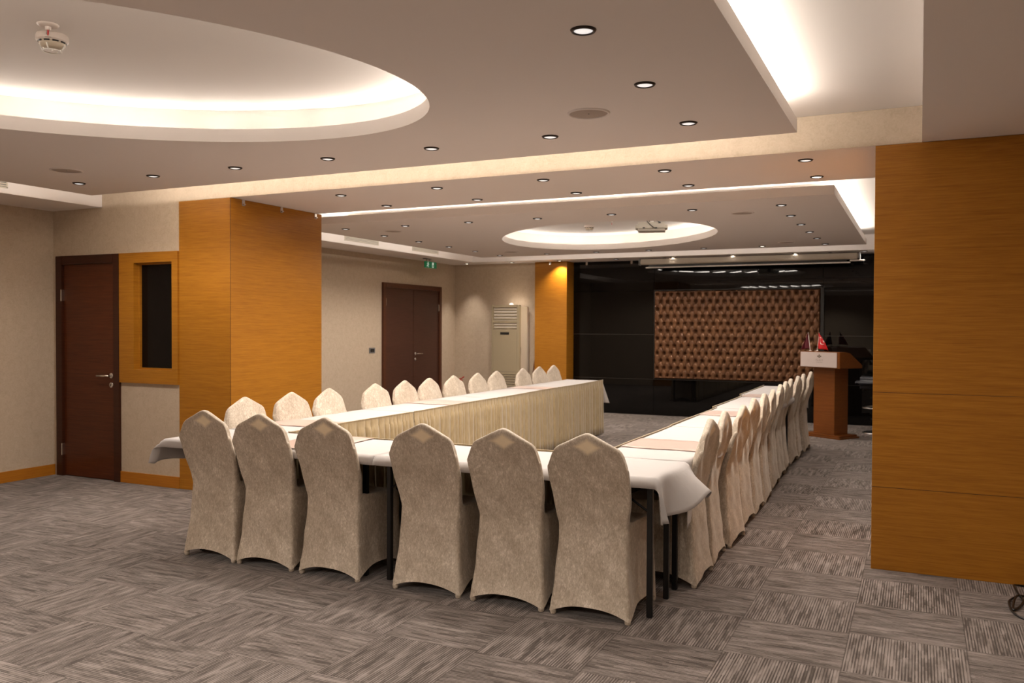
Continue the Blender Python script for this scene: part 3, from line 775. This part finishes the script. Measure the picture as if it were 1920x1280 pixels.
for i, y in enumerate([4.70, 5.20, 5.66, 6.32, 6.80, 7.24, 7.73, 8.26, 8.72, 9.44, 9.94, 10.40]):
    chair(-4.32, y, -PI/2+random.uniform(-.04, .04), 'cream covered chair facing right behind the left table row, %s from the camera' % ordn[i], 'left row of covered chairs', i)
for i, (x, y) in enumerate([(-1.040, 4.80), (-1.055, 5.27), (-1.032, 5.74), (-1.064, 6.33), (-1.063, 6.80), (-1.072, 7.27), (-1.108, 7.95), (-1.123, 8.42), (-1.142, 8.88), (-1.137, 9.42), (-1.134, 9.88), (-1.118, 10.40)]):
    chair(x-.03, y, PI/2+random.uniform(-.05, .05), 'cream covered chair along the right side of the right table row, %s from the camera' % ordn[i], 'right row of covered chairs', i+1)

# ------------------------------------------------------------------ tables
ZT = .700
def table(label, group, x0, x1, y0, y1, legs, long_axis, rz=0):
    cx, cy = (x0+x1)/2, (y0+y1)/2
    t = thing('folding_table', label, 'table', (cx, cy, 0), rz, group)
    X, Y = (x1-x0)/2, (y1-y0)/2
    obj('tabletop', bx(-X, -Y, ZT-.026, X, Y, ZT, bev=.003), M_PLY, t)
    for (lx, ly) in legs:
        lx -= cx; ly -= cy
        obj('leg', bx(lx-.014, ly-.014, 0, lx+.014, ly+.014, ZT-.026, bev=.003), M_BLACKM, t)
    if legs:
        ends = {}
        for lx, ly in legs:
            kk = round(lx, 2) if long_axis == 'x' else round(ly, 2); ends.setdefault(kk, []).append((lx-cx, ly-cy))
        for kk, L in ends.items():
            if len(L) < 2: continue
            a, b_ = L[0], L[1]
            obj('crossbar', tube([(a[0], a[1], ZT-.045), (b_[0], b_[1], ZT-.045)], .011), M_BLACKM, t)
            for q in (a, b_):
                if long_axis == 'x': e_ = (q[0]-math.copysign(.24, q[0]), q[1], ZT-.035)
                else: e_ = (q[0], q[1]-math.copysign(.24, q[1]), ZT-.035)
                obj('brace', tube([(q[0], q[1], ZT-.19), e_], .0055, n=6), M_BLACKM, t)
    return t
def cloth(label, group, x0, x1, y0, y1, o, seed=0, res=.035, ruff=.010, open_corner=.32, flare=0, taper=None, skew=0):
    """o = overhang (x0 side, x1 side, y0 side, y1 side)"""
    rnd = random.Random(seed); z = ZT+.004; g = .006
    def axis(a, b_, oa, ob):
        L = [a-oa*k/max(1, int(oa/.018)) for k in range(max(1, int(oa/.018)), 0, -1)] if oa > .001 else []
        n = max(2, int((b_-a)/res)); L += [a+(b_-a)*k/n for k in range(n+1)]
        L += [b_+ob*k/max(1, int(ob/.018)) for k in range(1, max(1, int(ob/.018))+1)] if ob > .001 else []
        return L
    xs_, ys_ = axis(x0, x1, o[0], o[1]), axis(y0, y1, o[2], o[3])
    ph = rnd.random()*6
    bm = bmesh.new(); G = []
    for X in xs_:
        col = []
        for Y in ys_:
            u = max(x0-X, X-x1, 0); v = max(y0-Y, Y-y1, 0); sx = -1 if X < x0 else 1; sy = -1 if Y < y0 else 1
            bxp, byp = min(max(X, x0), x1), min(max(Y, y0), y1)
            if u == 0 and v == 0: p = (X, Y, z+.0008*math.sin(X*17+ph)*math.sin(Y*13))
            elif v == 0:
                f_ = g+min(u, .02)*.3+ruff*(u/.2)*math.sin(Y*21+ph)+ruff*(u/.2)
                t_ = (Y-y0)/(y1-y0); uu = u
                if taper is not None: uu = u*(1-.75*min(1, max(0, (Y-y0-taper)/.10)))
                if flare > 0: k_ = math.exp(-((t_-.75)/.22)**2)
                elif flare < 0: k_ = math.exp(-((t_-.12)/.25)**2)
                else: k_ = 0
                out = abs(flare)*k_*uu
                p = (bxp+sx*(f_+out), Y, z-max(0, uu*(1-.55*k_*abs(flare))-.004))
            elif u == 0:
                f_ = g+min(v, .02)*.3+ruff*(v/.2)*math.sin(X*19+ph)+ruff*(v/.2)
                xs2 = X + (skew*((X-x0)/(x1-x0))**3*v/.3 if sy > 0 else 0)
                p = (xs2, byp+sy*f_, z-max(0, v-.004))
            else:
                r_ = math.hypot(u, v); th = math.atan2(v, u)
                # cone of cloth at the corner, bulging on the diagonal with two folds
                k0 = math.exp(-(.75/.22)**2) if flare > 0 else (math.exp(-(.12/.25)**2) if flare < 0 and sy < 0 else 0)
                rho = min(.85, .10+open_corner*abs(math.sin(2*th))**1.4+abs(flare)*k0*math.cos(th)**2)
                fold = .10*math.sin(4*th)*min(1, r_/.15)
                a = PI/4+(th-PI/4)*.75+fold
                p = (bxp+sx*(g+r_*rho*math.cos(a)), byp+sy*(g+r_*rho*math.sin(a)), z-r_*math.sqrt(max(.05, 1-rho*rho)))
            col.append(bm.verts.new(p))
        G.append(col)
    for i in range(len(xs_)-1):
        for j in range(len(ys_)-1): bm.faces.new((G[i][j], G[i+1][j], G[i+1][j+1], G[i][j+1]))
    ob_ = obj('tablecloth', bm, M_CLOTH, smooth=True)
    m_ = ob_.modifiers.new('thick', 'SOLIDIFY'); m_.thickness = .0015
    return tag(ob_, label, 'tablecloth', group)
def pleats(label, group, a, b_, nrm, seed):
    """gathered table skirt along a-b, facing nrm, from just above the table top to the floor"""
    rnd = random.Random(seed); a = Vector(a); b_ = Vector(b_); nrm = Vector(nrm).normalized(); L = (b_-a).length; d = (b_-a)/L
    cuts = [0.]
    while cuts[-1] < L: cuts.append(cuts[-1]+rnd.uniform(.035, .11))
    lean = [rnd.uniform(-.03, .03) for _ in cuts]; amp = [rnd.uniform(.5, 1.2) for _ in cuts]
    ss = []
    for k in range(len(cuts)-1):
        w_ = cuts[k+1]-cuts[k]
        for q in (0, .06, .14, .4, .7, .92): ss.append((cuts[k]+w_*q, k, q))
    zsn = [ZT+.009, ZT+.002, ZT-.05, ZT-.06, ZT-.10, .5, .3, .12, .015]
    bm = bmesh.new(); G = []
    for s, k, q in ss:
        if s > L: s = L
        prof = {0: -.9, .06: .0, .14: .75, .4: 1.0, .7: .85, .92: .35}[q]
        col = []
        for z in zsn:
            dep = 0 if z > ZT-.04 else (.35 if z > ZT-.055 else (.7 if z > ZT-.07 else 1.0))
            sh = lean[k]*(ZT-z)
            off = .010+.017*dep*amp[k]*prof+.016*dep*(ZT-z)+.010*dep*math.sin(s*5.3+seed)*(ZT-z)
            p = a+d*min(L, max(0, s+sh))+nrm*off
            col.append(bm.verts.new((p.x, p.y, z+.002*math.sin(s*3.3+seed)*(1 if z > .5 else 0))))
        G.append(col)
    for i in range(len(G)-1):
        for j in range(len(zsn)-1): bm.faces.new((G[i][j], G[i][j+1], G[i+1][j+1], G[i+1][j]))
    o = obj('table_skirt', bm, M_GOLD, autosmooth=.9)
    m_ = o.modifiers.new('thick', 'SOLIDIFY'); m_.thickness = .002
    # thin piped top border, part of the skirt
    pts = [(a+d*(L*k/24))+nrm*(.011) for k in range(25)]
    obj('piping', tube([(p.x, p.y, ZT+.009+.002*math.sin(L*k/24*3.3+seed)) for k, p in enumerate(pts)], .004, n=6), M_GOLD, o, smooth=True)
    return tag(o, label, 'table skirt', group)
def runner(label, x0, x1, y0, y1, axis):
    """thin satin strip across a table, its ends folding over the edge"""
    bm = bmesh.new(); z = ZT+.0085; N = 40; G = []
    for i in range(N+1):
        t = i/N; col = []
        for j in range(9):
            s = j/8
            wv = .006*math.sin(t*9+s*2+x0*7)
            if axis == 'x':
                x = x0+(x1-x0)*t; y = y0+(y1-y0)*s+wv*(1 if 0 < j < 8 or True else 0)
            else: y = y0+(y1-y0)*t; x = x0+(x1-x0)*s+wv
            col.append(bm.verts.new((x, y, z+.001*math.sin(t*23+s*5))))
        G.append(col)
    for i in range(N):
        for j in range(8): bm.faces.new((G[i][j], G[i+1][j], G[i+1][j+1], G[i][j+1]))
    o = obj('table_runner', bm, M_SATIN, smooth=True); m_ = o.modifiers.new('thick', 'SOLIDIFY'); m_.thickness = .0015
    return tag(o, label, 'table runner', 'dusty pink table runners')
# cross tables nearest the camera
FX = [-4.28, -2.70, -1.115]; FY = (3.925, 4.49)
table('folding table with black legs, left one of the pair nearest the camera', 'cross tables', FX[0], FX[1], *FY, [(-4.07, 4.03), (-4.07, 4.37), (-2.83, 4.03), (-2.83, 4.374)], 'x')
table('folding table with black legs, right one of the pair nearest the camera', 'cross tables', FX[1], FX[2], *FY, [(-2.66, 4.02), (-2.66, 4.37), (-1.175, 4.05), (-1.18, 4.37)], 'x')
cloth('white cloth on the left one of the two cross tables nearest the camera', 'white tablecloths', FX[0]+.002, FX[1]-.001, *FY, (.17, 0, .055, .0), 3, flare=-.26, open_corner=.5)
cloth('white cloth on the right one of the two cross tables nearest the camera', 'white tablecloths', FX[1]+.001, FX[2]-.002, *FY, (0, .21, .052, .0), 4, open_corner=.30, flare=.75, ruff=.03)
pleats('champagne pleated skirt behind the left cross table', 'champagne table skirts', (FX[1], FY[1], 0), (FX[0]+.5, FY[1], 0), (0, 1, 0), 11)
pleats('champagne pleated skirt behind the right cross table', 'champagne table skirts', (-1.60, FY[1], 0), (FX[1], FY[1], 0), (0, 1, 0), 12)
runner('pink satin runner across the left cross table between the front chairs', -3.50, -3.09, FY[0]-.002, FY[1]+.004, 'y')
pos = ['nearest the camera', 'second from the camera', 'third from the camera', 'farthest from the camera']
LG = [[4.93, 5.98], [6.03, 7.55], [7.99, 9.0], [9.21, 10.68]]
for i in range(4):
    y0, y1 = 4.495+i*1.56, 4.495+(i+1)*1.56-.005
    table('folding table under white cloth in the left row, %s' % pos[i], 'left table row', -4.28, -3.785, y0, y1, [(-4.20, LG[i][0]), (-3.85, LG[i][0]), (-4.20, LG[i][1]), (-3.85, LG[i][1])], 'y')
    cloth('white cloth on the left row table %s' % pos[i], 'white tablecloths', -4.279, -3.786, y0+.001, y1-.001, (.06, 0, 0, .30 if i == 3 else 0), 20+i, open_corner=.25, skew=.10)
    pleats('champagne pleated skirt on the inner side of the left row, %s' % pos[i], 'champagne table skirts', (-3.785, y1 if i < 3 else y1+.02, 0), (-3.785, y0 if i else y0+.03, 0), (1, 0, 0), 30+i)
for y0, y1, t in ((4.80, 5.17, 'nearest the camera'), (6.71, 7.13, 'in the middle'), (8.88, 9.22, 'farthest back')):
    runner('pink satin runner laid across the left table row, %s' % t, -4.282, -3.781, y0, y1, 'x')
RXC = [-1.358, -1.365, -1.40, -1.455]
for i in range(4):
    y0, y1 = 4.495+i*1.56, 4.495+(i+1)*1.56-.005; xc = RXC[i]; a0, a1 = xc-.237, xc+.237
    table('folding table under white cloth in the right row, %s' % pos[i], 'right table row', a0, a1, y0, y1, [(a0+.06, y0+.06), (a1-.06, y0+.05), (a0+.06, y1-.06), (a1-.06, y1-.05)], 'y')
    cloth('white cloth on the right row table %s' % pos[i], 'white tablecloths', a0+.001, a1-.001, y0+.001, y1-.001, (0, .36 if i == 0 else .06, 0, .25 if i == 3 else 0), 40+i, ruff=.004, open_corner=.2, taper=.10 if i == 0 else None)
    pleats('champagne pleated skirt on the inner side of the right row, %s' % pos[i], 'champagne table skirts', (a0, y0 if i else y0+.03, 0), (a0, y1, 0), (-1, 0, 0), 50+i)
for y0, y1, t, i in ((4.86, 5.29, 'nearest the camera', 0), (6.91, 7.31, 'in the middle', 1), (8.92, 9.29, 'farthest back', 2)):
    runner('pink satin runner laid across the right table row, %s' % t, RXC[i]-.240, RXC[i]+.238, y0, y1, 'x')

# ------------------------------------------------------------------ ceiling fittings
dl0 = thing('downlight', '', 'downlight', (0, 0, ZS))
obj('trim_ring', lathe([(.034, -.003), (.037, -.008), (.043, -.007), (.0475, 0), (.034, 0)], n=28), M_RIM, dl0, smooth=True)
obj('lens', lathe([(0, -.0085), (.020, -.0075), (.0355, -.003), (.0355, 0), (0, 0)], n=24), M_LENS, dl0, smooth=True)
lens_on = bpy.data.meshes.new('lens'); bm = lathe([(0, -.0085), (.020, -.0075), (.0355, -.003), (.0355, 0), (0, 0)], n=24); bm.to_mesh(lens_on); bm.free(); lens_on.materials.append(M_LENSON)
first = [True]
def spot(x, y, power, col=(1, .89, .785), ang=158, blend=.5, z=ZS-.012, tgt=None):
    l = bpy.data.lights.new('downlight_beam', 'SPOT'); l.energy = power; l.color = col; l.spot_size = math.radians(ang); l.spot_blend = blend; l.shadow_soft_size = .03
    o = bpy.data.objects.new('downlight_beam', l); C.objects.link(o); o.location = (x, y, z)
    if tgt: o.rotation_euler = (Vector(tgt)-Vector((x, y, z))).to_track_quat('-Z', 'Y').to_euler()
def downlight(x, y, label, group, on=False, power=None):
    if first[0]:
        first[0] = False; t = dl0; t.location = (x, y, ZS); t['label'] = label; t['group'] = group
    else: t = copytree(dl0, (x, y, ZS), 0, label, group)
    if on:
        for c_ in t.children:
            if c_.name.startswith('lens'): c_.data = lens_on
    pw_ = power if power is not None else (P_LIT if on else P_DOWN)
    if not on and power is None: pw_ *= .5 if (-4.5 < x < -3.9 or -1.7 < x < -1.05) else 1.3    # lamps over the table rows are dimmed
    if pw_: spot(x, y, pw_)
    return t
GX = [-5.72, -4.95, -4.185, -3.415, -2.65, -1.88, -1.10]
for i, x in enumerate(GX): downlight(x, 4.444, 'round ceiling downlight, %s from the left in the front row of the near oval panel' % ordn[i], 'downlights in the near panel')
downlight(-1.10, 3.66, 'round ceiling downlight near the large speaker grille, second from the top right', 'downlights in the near panel')
downlight(-1.10, 2.90, 'largest round ceiling downlight, topmost in the photo', 'downlights in the near panel')
for r_, y in (('front', 5.735), ('back', 6.40)):
    for i, x in enumerate([-4.275, -3.37, -2.48, -1.58, -.667]):
        downlight(x, y, 'round downlight in the %s row of the cross beam, %s from the left' % (r_, ordn[i]), 'downlights in the cross beam', on=(r_ == 'back' and i == 4))
for i, x in enumerate(GX): downlight(x, 7.76, 'round downlight, %s from the left in the nearest row of the far oval panel' % ordn[i], 'downlights in the far panel')
for k, y in enumerate([8.53, 9.30, 10.07, 10.82]):
    downlight(-5.73, y, 'round downlight on the left edge of the far oval panel, %s behind the corner one' % ordn[k], 'downlights in the far panel')
    downlight(-1.12, y, 'round downlight on the right edge of the far oval panel, %s behind the corner one' % ordn[k], 'downlights in the far panel')
for i, x in enumerate(GX): downlight(x, 11.60, 'round downlight, %s from the left in the farthest row of the far oval panel' % ordn[i], 'downlights in the far panel', on=(i == 5))
for i, x in enumerate([-7.0, -6.15, -5.29, -4.33, -3.42, -2.52, -1.63, -.71]):
    downlight(x, 12.92, 'round downlight in the soffit before the black glass, %s from the left' % ordn[i], 'downlights in the far soffit', on=(i in (0, 1, 2)), power=(0 if i < 3 else 4.0))
for x, p in ((-7.0, 26), (-6.15, 26)): spot(x, 12.90, p, ang=66, blend=.8)
spot(-5.29, 12.92, 26, (1, .80, .5), ang=110, blend=.8, tgt=(-5.35, 13.1, 1.6))
# the lamps behind the camera that light the near chairs
for x, y, p in ((-5.3, -.8, 30), (-3.9, -.8, 30), (-2.2, -.8, 30), (-.7, -.8, 30), (.9, 1.2, 6), (.9, 3.2, 4), (-5.3, -2.6, 30), (-2.6, -2.6, 30)):
    spot(x, y, p*2.6, ang=150)
# speakers
sp0 = thing('ceiling_speaker', '', 'speaker', (0, 0, ZS), 0, 'ceiling speakers')
obj('grille', lathe([(0, -.004), (.09, -.004), (.094, -.002), (.094, 0), (0, 0)], n=40), M_GRILLE, sp0, autosmooth=.5)
obj('bezel', lathe([(.094, -.002), (.097, -.008), (.104, -.007), (.107, 0)], n=40), M_PAINT, sp0, smooth=True)
obj('centre_badge', lathe([(0, -.006), (.004, -.006), (.004, -.004), (0, -.004)], n=10), M_GREYP, sp0)
SPK = [(-1.50, 4.036, 'round speaker grille in the near ceiling panel, right of the oval recess'), (-5.32, 4.036, 'round speaker grille in the near ceiling panel, left corner by the left wall'),
       (-1.504, 8.155, 'round speaker grille in the far ceiling panel, near right corner'), (-5.357, 8.15, 'round speaker grille in the far ceiling panel, near left corner'),
       (-5.303, 11.11, 'round speaker grille in the far ceiling panel, far left corner'), (-1.518, 11.2, 'round speaker grille in the far ceiling panel, far right corner')]
for i, (x, y, l_) in enumerate(SPK):
    if i == 0: sp0.location = (x, y, ZS); sp0['label'] = l_
    else: copytree(sp0, (x, y, ZS), 0, l_)
# vents on the bulkhead side faces
def vent(y0, y1, x, label):
    t = thing('air_vent', label, 'vent', (x, (y0+y1)/2, 2.575), 0, 'slatted air vents on the left bulkhead'); h = (y1-y0)/2; zb, zt = -.052, .065
    bm = bx(0, -h, zb, .008, h, zb+.008); bx(0, -h, zt-.008, .008, h, zt, bm); bx(0, -h, zb, .008, -h+.012, zt, bm); bx(0, h-.012, zb, .008, h, zt, bm)
    obj('frame', bm, M_VENT, t)
    obj('backing', bx(.0, -h+.01, zb+.006, .001, h-.01, zt-.006), M_GREYP, t)
    for k in range(6): obj('slat', bx(.001, -h+.012, zb+.012+k*.017, .0075, h-.012, zb+.023+k*.017, bev=.002, seg=1), M_VENT, t)
vent(3.80, 4.56, -6.72, 'cream slatted air vent at the far left edge of the photo')
vent(9.16, 9.93, -6.77, 'cream slatted air vent on the far bulkhead, nearer one')
vent(10.81, 11.56, -6.77, 'cream slatted air vent on the far bulkhead, nearer the exit sign')
# smoke detectors and sprinklers
M_DETW = mat('detector_white', (.66, .58, .52), .4)
def detector(x, y, label):
    t = thing('smoke_detector', label, 'smoke detector', (x, y, ZC), 0, 'smoke detectors')
    obj('mounting_base', lathe([(.0, 0), (.062, 0), (.066, -.008), (.066, -.026), (.058, -.032), (0, -.032)], n=36), M_DETW, t, autosmooth=.6)
    bm = bmesh.new()
    for k in range(10):
        a0 = 2*PI*k/10; n = 5; aa = [a0+.44*j/n for j in range(n+1)]
        v0 = [bm.verts.new((.0585*math.cos(a), .0585*math.sin(a), -.0322)) for a in aa]; v1 = [bm.verts.new((.0555*math.cos(a), .0555*math.sin(a), -.0385)) for a in aa]
        for j in range(n): bm.faces.new((v0[j], v0[j+1], v1[j+1], v1[j]))
    obj('smoke_slots', bm, M_BLACKP, t)
    obj('sensor_dome', lathe([(.0545, -.032), (.053, -.042), (.046, -.052), (.030, -.058), (0, -.058)], n=36), mat('detector_cream', (.55, .47, .36), .4), t, smooth=True)
    bm = bmesh.new(); tube([(.036*math.cos(2*PI*k/30), .036*math.sin(2*PI*k/30), -.070) for k in range(31)], .003, bm, caps=False)
    for k in range(4):
        a = PI/2*k+.5; tube([(.052*math.cos(a), .052*math.sin(a), -.045), (.044*math.cos(a), .044*math.sin(a), -.062), (.036*math.cos(a), .036*math.sin(a), -.070)], .003, bm)
    obj('guard_ring', bm, M_WHITEP, t, smooth=True)
    obj('indicator', lathe([(0, -.064), (.006, -.062), (.007, -.056)], n=12), M_CHROME, t, smooth=True)
def sprinkler(x, y, label):
    t = thing('sprinkler', label, 'sprinkler', (x, y, ZC), 0, 'ceiling sprinklers')
    obj('escutcheon', lathe([(0, -.010), (.018, -.010), (.036, -.008), (.042, -.003), (.043, 0)], n=32), M_DETW, t, smooth=True)
    obj('body', lathe([(.012, -.010), (.011, -.022), (.008, -.024), (0, -.024)], n=16), M_DETW, t, smooth=True)
    obj('glass_bulb', lathe([(.0035, -.024), (.004, -.036), (.003, -.046), (0, -.047)], n=12), M_RED, t, smooth=True)
    bm = bmesh.new(); tube([(-.009, 0, -.022), (-.011, 0, -.036), (-.004, 0, -.05)], .0022, bm, n=6); tube([(.009, 0, -.022), (.011, 0, -.036), (.004, 0, -.05)], .0022, bm, n=6); obj('yoke', bm, M_DETW, t, smooth=True)
    obj('deflector', lathe([(0, -.052), (.013, -.053), (.014, -.051), (0, -.050)], n=18), M_DETW, t)
detector(-3.462, 2.560, 'round white smoke detector inside the near oval ceiling recess'); sprinkler(-3.354, 2.461, 'white pendant sprinkler with red bulb in the near oval recess')
detector(-3.769, 10.186, 'small round smoke detector in the far oval recess left of the projector'); sprinkler(-3.37, 9.882, 'small sprinkler in the far oval recess between detector and projector')
# projector
pj = thing('projector', 'white ceiling-mounted projector with loose cables in the far oval recess', 'projector', (-2.70, 9.28, 0), .25)
obj('housing', bx(-.175, -.13, 2.470, .175, .13, 2.565, bev=.028, seg=4), mat('projector_white', (.40, .37, .31), .4), pj, autosmooth=.8)
obj('ceiling_mount', lathe([(0, 2.56), (.02, 2.56), (.02, 2.672), (.06, 2.676), (.06, 2.69), (0, 2.69)], n=20), M_WHITEP, pj, autosmooth=.6)
obj('lens_barrel', (lambda b0: merge(bmesh.new(), b0, Matrix.Translation((.07, .125, 2.52)) @ Matrix.Rotation(-PI/2, 4, 'X')))(lathe([(.032, 0), (.032, .02), (.026, .022), (.02, .012), (0, .012)], n=24)), M_BLACKP, pj, smooth=True)
bm = tube(catmull([(-.06, 0, 2.68), (-.10, -.08, 2.62), (-.03, -.135, 2.585), (.04, -.14, 2.58), (.09, -.137, 2.56)]), .0045, n=6)
tube(catmull([(-.0, 0, 2.68), (-.05, -.12, 2.60), (-.02, -.15, 2.54), (.03, -.145, 2.50), (.05, -.132, 2.50)]), .005, bm, n=6); tube(catmull([(.03, 0, 2.68), (.05, -.11, 2.60), (0, -.15, 2.585), (-.02, -.13, 2.57)]), .0045, bm, n=6)
obj('cables', bm, M_BLACKP, pj, smooth=True)
for (x, z) in ((.09, 2.555), (.052, 2.498), (-.08, 2.50)): obj('plug', bx(x-.013, -.142, z-.008, x+.013, -.128, z+.008, bev=.003), M_BLACKP, pj)
